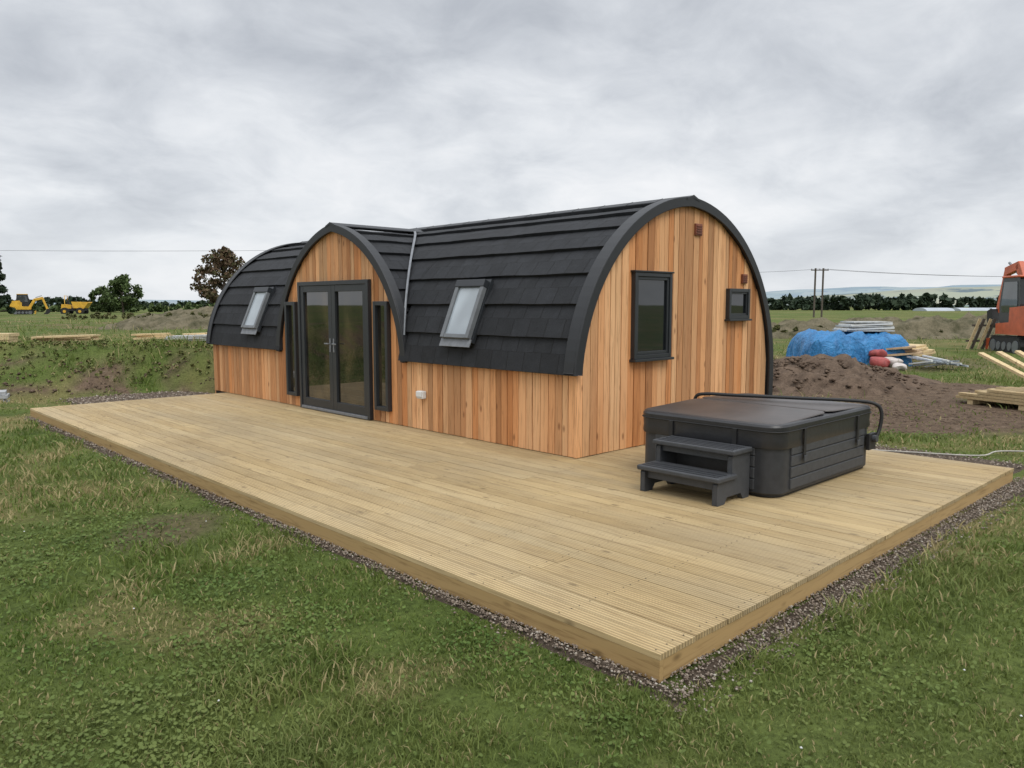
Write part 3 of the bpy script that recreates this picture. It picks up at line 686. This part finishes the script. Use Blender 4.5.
def hillmat(name,haze):
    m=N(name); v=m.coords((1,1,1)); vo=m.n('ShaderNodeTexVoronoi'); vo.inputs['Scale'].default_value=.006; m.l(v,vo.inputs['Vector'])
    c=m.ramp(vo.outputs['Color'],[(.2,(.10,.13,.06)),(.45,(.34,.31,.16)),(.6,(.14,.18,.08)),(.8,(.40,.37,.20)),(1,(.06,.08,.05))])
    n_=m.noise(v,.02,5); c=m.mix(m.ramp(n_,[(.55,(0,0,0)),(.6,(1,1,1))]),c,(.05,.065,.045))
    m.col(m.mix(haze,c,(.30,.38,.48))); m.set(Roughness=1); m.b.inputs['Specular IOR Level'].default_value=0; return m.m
def hills(name,F0,depth,r0,r1,hf,mat,seed):
    V=[];Fc=[];nr=220;nd=6
    for a_ in range(nr+1):
        R=r0+(r1-r0)*a_/nr; h=hf(R)*(.7+.6*(noise.fractal(Vector((R*.0035,seed,0)),1,2,4)*.5+.5))
        for d in range(nd+1):
            t=d/nd; V.append(tuple(W(F0+depth*t,R,-3+(h+3)*math.sin(t*math.pi/2)**1.2)))
    for a_ in range(nr):
        for d in range(nd):
            q=a_*(nd+1)+d; Fc.append((q,q+1,q+nd+2,q+nd+1))
    mobj(name,V,Fc,mat,smooth=True)
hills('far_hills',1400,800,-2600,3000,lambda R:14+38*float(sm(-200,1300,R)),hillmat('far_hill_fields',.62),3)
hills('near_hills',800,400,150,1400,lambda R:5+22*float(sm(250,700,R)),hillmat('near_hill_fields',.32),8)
pt=empty('polytunnel_row',(0,0,0)); M_poly=simple('polythene',(.38,.42,.46),.65,.15,.1)
for q in range(8):
    b=W(225+q*3,118+q*11.5,0.0); poly=[(math.cos(t*math.pi/8)*4,math.sin(t*math.pi/8)*.95) for t in range(9)]
    V=[]
    for l in(0,1):
        for a_,h in poly: V.append(tuple(b+Vector((FV.x,FV.y,0))*a_+Vector((RV.x,RV.y,0))*(l*(8+q%3*1.2))+Vector((0,0,h))))
    mobj('tunnel_%d'%q,V,[(e,e+1,e+10,e+9) for e in range(8)]+[tuple(range(9)),tuple(range(17,8,-1))],M_poly,pt)
# ---------------------------------------------------------------- lumps
def lump(name,F,R,rf,rr,h,mat,seed,pw=2.0,rough=.25,n_=46,p=None,fs=1.6,rot=0,ex=.8):
    z0=float(hgt(F,R)); V=[];Fc=[]
    for a_ in range(n_+1):
        for b_ in range(n_+1):
            u=-1+2*a_/n_; v=-1+2*b_/n_
            q=(abs(u)**pw+abs(v)**pw)**(1/pw) if pw>2 else math.hypot(u,v)
            base=max(0,1-q**pw)
            f,r=F+(u*math.cos(rot)-v*math.sin(rot))*rf,R+(v*math.cos(rot)+u*math.sin(rot))*rr
            nz=noise.fractal(Vector((f*fs,r*fs,seed)),.9,2,5)
            z=z0-.12+ (h+.12)*base**ex+ rough*h*nz*min(1,base*3)
            V.append(tuple(W(f+.1*nz,r+.1*nz,z)))
    for a_ in range(n_):
        for b_ in range(n_):
            q=a_*(n_+1)+b_; Fc.append((q,q+n_+1,q+n_+2,q+1))
    return mobj(name,V,Fc,mat,p,smooth=True)
lump('soil_heap',16.8,6.6,1.9,2.3,.6,M_soil,1,1.7,.35,80)
lump('soil_heap.001',18.6,3.0,1.5,2.6,.5,M_soil,2,1.7,.35,60)
lump('soil_heap.002',17.6,8.9,1.2,1.1,.16,M_soil,5,1.7,.45,50)
lump('soil_heap.003',36,-15.5,2.2,3.8,.5,M_wallm,15,1.7,.5,60)
def rubble(name,items,mat,seed):
    g=np.random.default_rng(seed); V=[];T=[];k_=0
    for F,R,rf,rr,n_,s0,s1,zt in items:
        for q in range(n_):
            f=F+g.normal()*rf*.5; r=R+g.normal()*rr*.5; s_=s0+(s1-s0)*g.random()**2
            qq=math.hypot((f-F)/rf,(r-R)/rr); z=float(hgt(f,r))+max(0,zt*(1-min(1,qq)**1.7)**.8)
            w=W(f,r,z)
            for o_ in oc: 
                j=s_*g.uniform(.6,1.3); V.append((w.x+o_[0]*j,w.y+o_[1]*j,w.z+o_[2]*j*.8))
            T+=[tuple(x_+k_ for x_ in t) for t in of]; k_+=6
    npmesh(name,V,T,mat)
rubble('soil_clods',[(16.8,6.6,1.9,2.3,800,.02,.08,.6),(18.6,3,1.5,2.6,250,.03,.09,.5),(12.5,6.4,2.2,2.2,800,.012,.045,0),(15.6,-8.5,1.0,6,450,.02,.06,0)],M_soil,4)
lump('blue_tarp_stack',23.2,10.05,1.2,1.5,.86,M_tarp,3,9,.20,90,fs=2.0,ex=.4)
lump('scrub_bank',43,22,3.0,16,1.0,M_wallm,6,1.5,.45,120,fs=.8)
lump('scrub_bank.001',62,-21,4,10,.9,M_wallm,9,1.5,.5,100,fs=.7)
M_scrub=leafmat('scrub_leaf',[(.05,.055,.02),(.10,.11,.04),(.17,.15,.07)])
treeline('bank_scrub',[(41.5,12),(42,20),(41.5,27),(43,36)],.6,1.15,.8,26,.12,31,M_scrub,.33)
treeline('bank_scrub.001',[(60,-34),(58,-25),(59,-14)],.3,.7,1.5,22,.14,32,M_scrub,.5)
M_bg=simple('board_grey',(.38,.39,.38),.6)
bs=empty('insulation_boards',W(23.2,10.5,.92),HEAD)
for q in range(5): obox('board_%d'%q,(.02*q,0,.07+q*.06),(1,.06*(q%3-1),.03*(q%2)),(-.06*(q%3-1),1,0),(0,0,1),.72-q*.04,.5,.022,M_white if q%2 else M_bg,bs,local=True)
M_red=simple('red_bag',(.30,.055,.05),.6,.4,6,bump=.01); M_cream=simple('pale_bag',(.48,.43,.40),.6,.2,8,bump=.01)
def bag(name,F,R,z,s,mat,rz,seed):
    e=W(F,R,float(hgt(F,R))+z); bpy.ops.mesh.primitive_uv_sphere_add(segments=24,ring_count=14,location=e,rotation=(0,0,rz)); o=bpy.context.object; o.name=name
    for v in o.data.vertices:
        c=v.co; c.x=math.copysign(abs(c.x)**.6,c.x)*s[0]; c.y=math.copysign(abs(c.y)**.6,c.y)*s[1]; c.z=math.copysign(abs(c.z)**.8,c.z)*s[2]
        c+=Vector((1,1,1))*noise.noise(c*6+Vector((seed,0,0)))*.05
    for q in o.data.polygons: q.use_smooth=True
    o.data.materials.append(mat)
bag('rubble_bag',21.3,10.15,.14,(.32,.24,.15),M_red,.4,1); bag('rubble_bag.001',21.6,10.6,.13,(.30,.22,.14),M_cream,1.1,2); bag('rubble_bag.002',21.9,10.35,.34,(.24,.2,.11),M_red,2,3); bag('rubble_bag.003',20.8,10.45,.08,(.22,.18,.1),M_cream,.2,5)
def stack(name,F,R,rz,n_,L,w_,t,mat,tilt=0,z=0,jit=.1,seed=0):
    g=random.Random(seed); e=empty(name,W(F,R,float(hgt(F,R))+z),HEAD+rz)
    for q in range(n_):
        a_=g.uniform(-jit,jit); c=Vector((g.uniform(-jit,jit),g.uniform(-jit,jit),t/2+q*(t+.004)))
        obox('board_%d'%q,c,(math.cos(a_),math.sin(a_),tilt),(-math.sin(a_),math.cos(a_),0),(-tilt*math.cos(a_),-tilt*math.sin(a_),1),L/2,w_/2,t/2,mat,e,local=True)
    return e
stack('plywood_offcuts',23,11.6,.3,6,1.3,.9,.06,M_ply,.12,.1,.12,1)
stack('plywood_offcuts.001',22.4,11.1,-.5,4,1.0,.7,.05,simple('chipboard',(.42,.30,.18),.8),.1,.35,.2,2)
M_met=simple('galvanised_metal',(.42,.46,.50),.45,.3,10,metal=.5)
mp_=empty('metal_profile_pile',W(20.9,11.45,.05),HEAD)
g=random.Random(4)
for q in range(14):
    a_=g.uniform(-.5,.2); x=-.45+q*.065; obox('profile_%d'%q,(x,g.uniform(-.15,.15),.06+g.uniform(0,.22)),(math.sin(a_)*.4,1,g.uniform(-.2,.1)),(1,0,0),(0,0,1),g.uniform(.45,.65),.025,.02,M_met if q%3 else M_white,mp_,local=True)
ts=empty('timber_stack',W(12.9,9.0,0),HEAD-1.15); g=random.Random(9)
for q in range(3): abox('bearer_%d'%q,-1.0+q*.9,-.9+q*.9,-.6,.6,0,.09,M_ply,ts,local=True)
for l in range(4):
    for q in range(7):
        j=g.uniform(-.15,.15); abox('plank_%d_%d'%(l,q),-1.2+j+l*.16,1.3+j,-.62+q*.175,-.62+q*.175+.15,.092+l*.052,.092+l*.052+.046,M_ply,ts,.003,local=True)
for q in range(4): obox('leaning_plank_%d'%q,(-.2+q*.1,-.35+q*.24,.56+q*.02),(-1,.12*q,.42),(0,1,0),(.42,0,1),.85,.07,.02,M_ply,ts,local=True)
gt=empty('leaning_pallet',W(30,18.3,0),HEAD-.1)
for q in range(5): obox('slat_%d'%q,(-.4+q*.2,0+.1*(q%2),.62),(.35,.0,1),(0,1,0),(1,0,-.35),.62,.02,.05,M_pole if q%2 else M_ply,gt,local=True)
obox('rail_low',(0,.15,.35),(1,0,0),(0,1,0),(0,0,1),.6,.03,.04,M_pole,gt,local=True); obox('rail_high',(.2,.15,.95),(1,0,0),(0,1,0),(0,0,1),.6,.03,.04,M_pole,gt,local=True)
for nm,F,R,L,w_,rz,mt,sd_ in(('timber_sheet',22.4,-12.9,1.7,.5,.05,M_ply,1),('timber_sheet.001',22.8,-10.6,1.0,.4,-.1,M_ply,2),('timber_sheet.002',22.6,-9.4,1.2,.7,.1,M_bg,3),('timber_sheet.003',24.5,-9.9,1.1,.5,.3,M_ply,4)):
    stack(nm,F,R,rz,3,L,w_,.05,mt,.03,.05,.10,sd_)
stack('timber_block_stack',20.6,-13.7,.2,3,.8,.6,.08,M_ply,0,.03,.05,3)
stack('grey_slab_stack',14.4,-9.75,.5,4,.5,.45,.06,simple('slab_grey',(.33,.34,.35),.8),0,0,.04,6)
hp=[(DX+.05,2.2,.10),(DX+.35,1.9,.045),(DX+.7,1.2,.04),(DX+1.1,.6,.03),(DX+1.6,.5,.03),(DX+2.1,-.1,.03),(DX+2.7,-.3,.03)]
tube('water_hose',smooth_path(hp),.009,simple('pale_hose',(.36,.34,.30),.5))
# ---------------------------------------------------------------- power lines
def pole(name,F,R,H,twin=0):
    z0=float(hgt(F,R)); e=empty(name,W(F,R,z0),HEAD)
    for o_ in((-twin/2,twin/2) if twin else (0,)): tube('post',[(o_,0,-.3),(o_,0,H)],.13,M_pole,e,True)
    abox('crossarm',-twin/2-.7,twin/2+.7,-.16,-.132,H-.35,H-.22,M_pole,e,local=True)
    for o_ in(-.6-twin/2,0,.6+twin/2): cyl('insulator',(o_,-.146,H-.14),'Z',.05,.16,M_greyf,e,True,10)
    return e
pole('utility_pole',110,43.3,6.9,1.1); pole('utility_pole.001',118,112,7.4); pole('utility_pole.002',70,-75,6.6); pole('utility_pole.003',74,-12,6.6)
def wire(a_,b_,sag,p,rad=.02):
    P=[]
    for q in range(21):
        t=q/20; v=a_.lerp(b_,t); v.z-=sag*4*t*(1-t); P.append(tuple(v))
    tube('wire',P,rad,M_strap,p,res=1)
pw=empty('power_line',(0,0,0))
for o_ in(-.6,.6): wire(W(110,43.3+o_,6.8),W(118,112+o_,7.3),1.2,pw)
wire(W(110,43.3,6.8),W(95,5,6.7),.8,pw); wire(W(70,-75,7.1),W(74,-12,7.0),.35,pw,.013)
# ---------------------------------------------------------------- excavators
M_or=simple('orange_paint',(.50,.10,.035),.45,.2,3); M_ye=simple('yellow_paint',(.62,.36,.04),.4,.2,2); M_rub=simple('rubber_track',(.02,.02,.02),.85,.3,10); M_cg=glassmat('cab_glass',(.05,.06,.065),1.6)
def excavator(name,F,R,rz,paint,s=1.0,boom=1):
    e=empty(name,W(F,R,float(hgt(F,R))),HEAD+rz,s)
    for sg in(-1,1):
        y0=sg*.62; poly=[(-1.0,.25),(-.88,.05),(-.7,0),(.7,0),(.88,.05),(1.0,.25),(.9,.44),(.7,.5),(-.7,.5),(-.9,.44)]
        prism('track',poly,'Y',y0-.17,y0+.17,M_rub,e,True,.03)
        for q in range(22):
            x=-.9+q*.085; abox('grouser',x,x+.035,y0-.18,y0+.18,.49,.515,M_rub,e,local=True)
        for x in(-.72,-.36,0,.36,.72): cyl('roller',(x,y0+sg*.175,.22),'Y',.13 if abs(x)<.7 else .19,.03,M_greyf,e,True,16)
    abox('undercarriage',-.6,.6,-.44,.44,.22,.5,M_rub,e,local=True); cyl('slew_ring',(0,0,.56),'Z',.38,.12,M_rub,e,True)
    prism('body',[(-1.15,.62),(.75,.62),(.75,.85),(-.1,.9),(-.1,1.35),(-1.0,1.4),(-1.2,1.15)],'Y',-.72,.72,paint,e,True,.05)
    prism('engine_hood',[(-1.1,1.38),(-.25,1.38),(-.3,1.55),(-1.0,1.52)],'Y',-.70,-.05,paint,e,True,.04)
    for q in range(5): abox('engine_grille',-1.225,-1.19,-.5,.5,.78+q*.07,.81+q*.07,M_rub,e,local=True)
    abox('counterweight_band',-1.215,-1.16,-.66,.66,.64,.72,M_rub,e,.01,True)
    prism('cab_frame',[(-.55,.92),(.55,.92),(.62,1.5),(.45,2.3),(-.5,2.3),(-.6,1.5)],'Y',-.02,.70,M_anth,e,True,.05)
    prism('cab_glass_side',[(-.45,1.25),(.48,1.25),(.53,1.5),(.40,2.18),(-.42,2.18),(-.5,1.5)],'Y',.701,.712,M_cg,e,True)
    prism('cab_glass_inner',[(-.45,1.45),(.48,1.45),(.53,1.5),(.40,2.18),(-.42,2.18),(-.5,1.5)],'Y',-.032,-.0205,M_cg,e,True)
    obox('cab_windscreen',(.555,.34,1.9),(0,1,0),(-.2,0,.95),(.95,0,.2),.28,.33,.01,M_cg,e,local=True)
    abox('cab_roof',-.58,.54,-.06,.74,2.3,2.37,paint,e,.03,True)
    L=[(.7,-.3,.85),(1.1,-.3,1.9),(1.7,-.3,2.75),(2.5,-.3,2.6)] if boom else [(.7,-.3,.85),(1.2,-.3,1.7),(2.0,-.3,1.9)]
    for q in range(len(L)-1):
        a_,b_=Vector(L[q]),Vector(L[q+1]); d=(b_-a_); obox('boom_%d'%q,(a_+b_)/2,d,(0,1,0),d.cross(Vector((0,1,0))),d.length/2+.06,.09,.14,paint,e,.02,True)
    a_=Vector(L[-1]); b_=a_+Vector((.45,0,-1.35)); d=b_-a_; obox('dipper',(a_+b_)/2,d,(0,1,0),d.cross(Vector((0,1,0))),d.length/2+.1,.08,.11,paint,e,.02,True)
    tube('hydraulic_ram',[(.85,-.3,1.1),tuple(Vector(L[1])+Vector((.25,0,-.05)))],.045,M_alu,e,True); tube('dipper_ram',[tuple(Vector(L[1])+Vector((.1,0,.25))),tuple(a_+Vector((-.05,0,.28)))],.04,M_alu,e,True)
    x,z=b_.x,b_.z; prism('bucket',[(x-.05,z+.1),(x+.25,z),(x+.2,z-.35),(x-.1,z-.55),(x-.4,z-.5),(x-.2,z-.3)],'Y',-.58,-.02,M_rub,e,True,.02)
    prism('dozer_blade',[(1.15,.05),(1.22,.05),(1.28,.4),(1.2,.42)],'Y',-.8,.8,paint,e,True,.01); abox('blade_arm',.5,1.17,-.3,.3,.2,.28,M_rub,e,local=True)
    return e
excavator('mini_excavator',28.5,19.15,1.42,M_or,1.2)
excavator('mini_excavator.001',90,-56.6,.5,M_ye,1.0,0)
dp=empty('site_dumper',W(95,-53.4,.55),HEAD+.2)
for x in(-.9,.8):
    for y in(-.75,.75): cyl('wheel',(x,y,.42),'Y',.42,.32,M_rub,dp,True,20,.04); cyl('hub',(x,y*1.23,.42),'Y',.18,.03,M_ye,dp,True,12)
abox('chassis',-1.3,1.2,-.5,.5,.45,.8,M_rub,dp,.03,True); prism('skip',[(.1,.85),(1.2,.8),(1.7,1.5),(-.1,1.55)],'Y',-.75,.75,M_ye,dp,True,.04)
prism('engine_cover',[(-1.35,.8),(-.3,.8),(-.35,1.2),(-1.3,1.25)],'Y',-.5,.5,M_ye,dp,True,.04); abox('seat',-.75,-.35,-.25,.25,1.2,1.35,M_rub,dp,.03,True); abox('seat_back',-.8,-.7,-.25,.25,1.35,1.8,M_rub,dp,.03,True)
tube('roll_bar',[(-.95,-.5,1.1),(-.95,-.5,2.3),(-.95,.5,2.3),(-.95,.5,1.1)],.04,M_ye,dp,True)
# ---------------------------------------------------------------- light & world
sx,sy=-.35,-.93; el=math.radians(52); nrm=math.hypot(sx,sy); sd=Vector((sx/nrm*math.cos(el),sy/nrm*math.cos(el),math.sin(el)))
sl=bpy.data.lights.new('sun','SUN'); sl.energy=1.5; sl.angle=math.radians(28); sl.color=(1,.96,.90)
so=bpy.data.objects.new('sun',sl); link(so); so.rotation_euler=(-sd).to_track_quat('-Z','Y').to_euler()
w=bpy.data.worlds.new('World'); sc.world=w; w.use_nodes=True; t=w.node_tree; bg=t.nodes['Background']; bg.inputs[1].default_value=.1
class WN(N):
    def __init__(s): s.t=t
x_=WN()
skt=x_.n('ShaderNodeTexSky',sky_type='NISHITA'); skt.sun_disc=False; skt.sun_elevation=el; skt.sun_rotation=math.atan2(sx,sy)
tc=x_.n('ShaderNodeTexCoord'); sp=x_.n('ShaderNodeSeparateXYZ'); x_.l(tc.outputs['Generated'],sp.inputs[0])
zc=x_.math('ADD',x_.math('MAXIMUM',sp.outputs[2],0.0),.32)
cb=x_.n('ShaderNodeCombineXYZ'); x_.l(x_.math('DIVIDE',sp.outputs[0],zc),cb.inputs[0]); x_.l(x_.math('DIVIDE',sp.outputs[1],zc),cb.inputs[1])
n1=x_.noise(cb.outputs[0],1.25,7,.52,.5); n2=x_.noise(cb.outputs[0],4.6,7,.6,.5)
nn=x_.math('ADD',x_.math('MULTIPLY',n1,.74),x_.math('MULTIPLY',n2,.26))
cc=x_.ramp(nn,[(.35,(.50,.53,.58)),(.45,(.66,.69,.735)),(.53,(.80,.825,.86)),(.62,(.93,.94,.96))])
zen=x_.math('ADD',x_.math('MULTIPLY',x_.math('MULTIPLY',x_.math('SUBTRACT',sp.outputs[2],.38,True),1.6,True),1.5),1.0)
hz=x_.n('ShaderNodeMapRange'); hz.inputs[1].default_value=0; hz.inputs[2].default_value=.15; hz.inputs[3].default_value=.6; hz.inputs[4].default_value=0; x_.l(sp.outputs[2],hz.inputs[0])
cc=x_.mix(hz.outputs[0],cc,(.83,.86,.90))
sca=x_.n('ShaderNodeVectorMath',operation='SCALE'); x_.l(cc,sca.inputs[0]); x_.l(x_.math('MULTIPLY',zen,10.0),sca.inputs['Scale'])
x_.l(x_.mix(.95,skt.outputs[0],sca.outputs[0]),bg.inputs[0])
# ---------------------------------------------------------------- camera
cd=bpy.data.cameras.new('camera'); cd.lens=27.2; cd.sensor_width=36; cd.clip_end=9000; cd.clip_start=.05
co=bpy.data.objects.new('camera',cd); link(co); co.location=CAM; co.rotation_euler=(math.radians(90-5.83),0,HEAD); sc.camera=co
sc.view_settings.view_transform='Standard'; sc.view_settings.look='None'; sc.view_settings.exposure=0
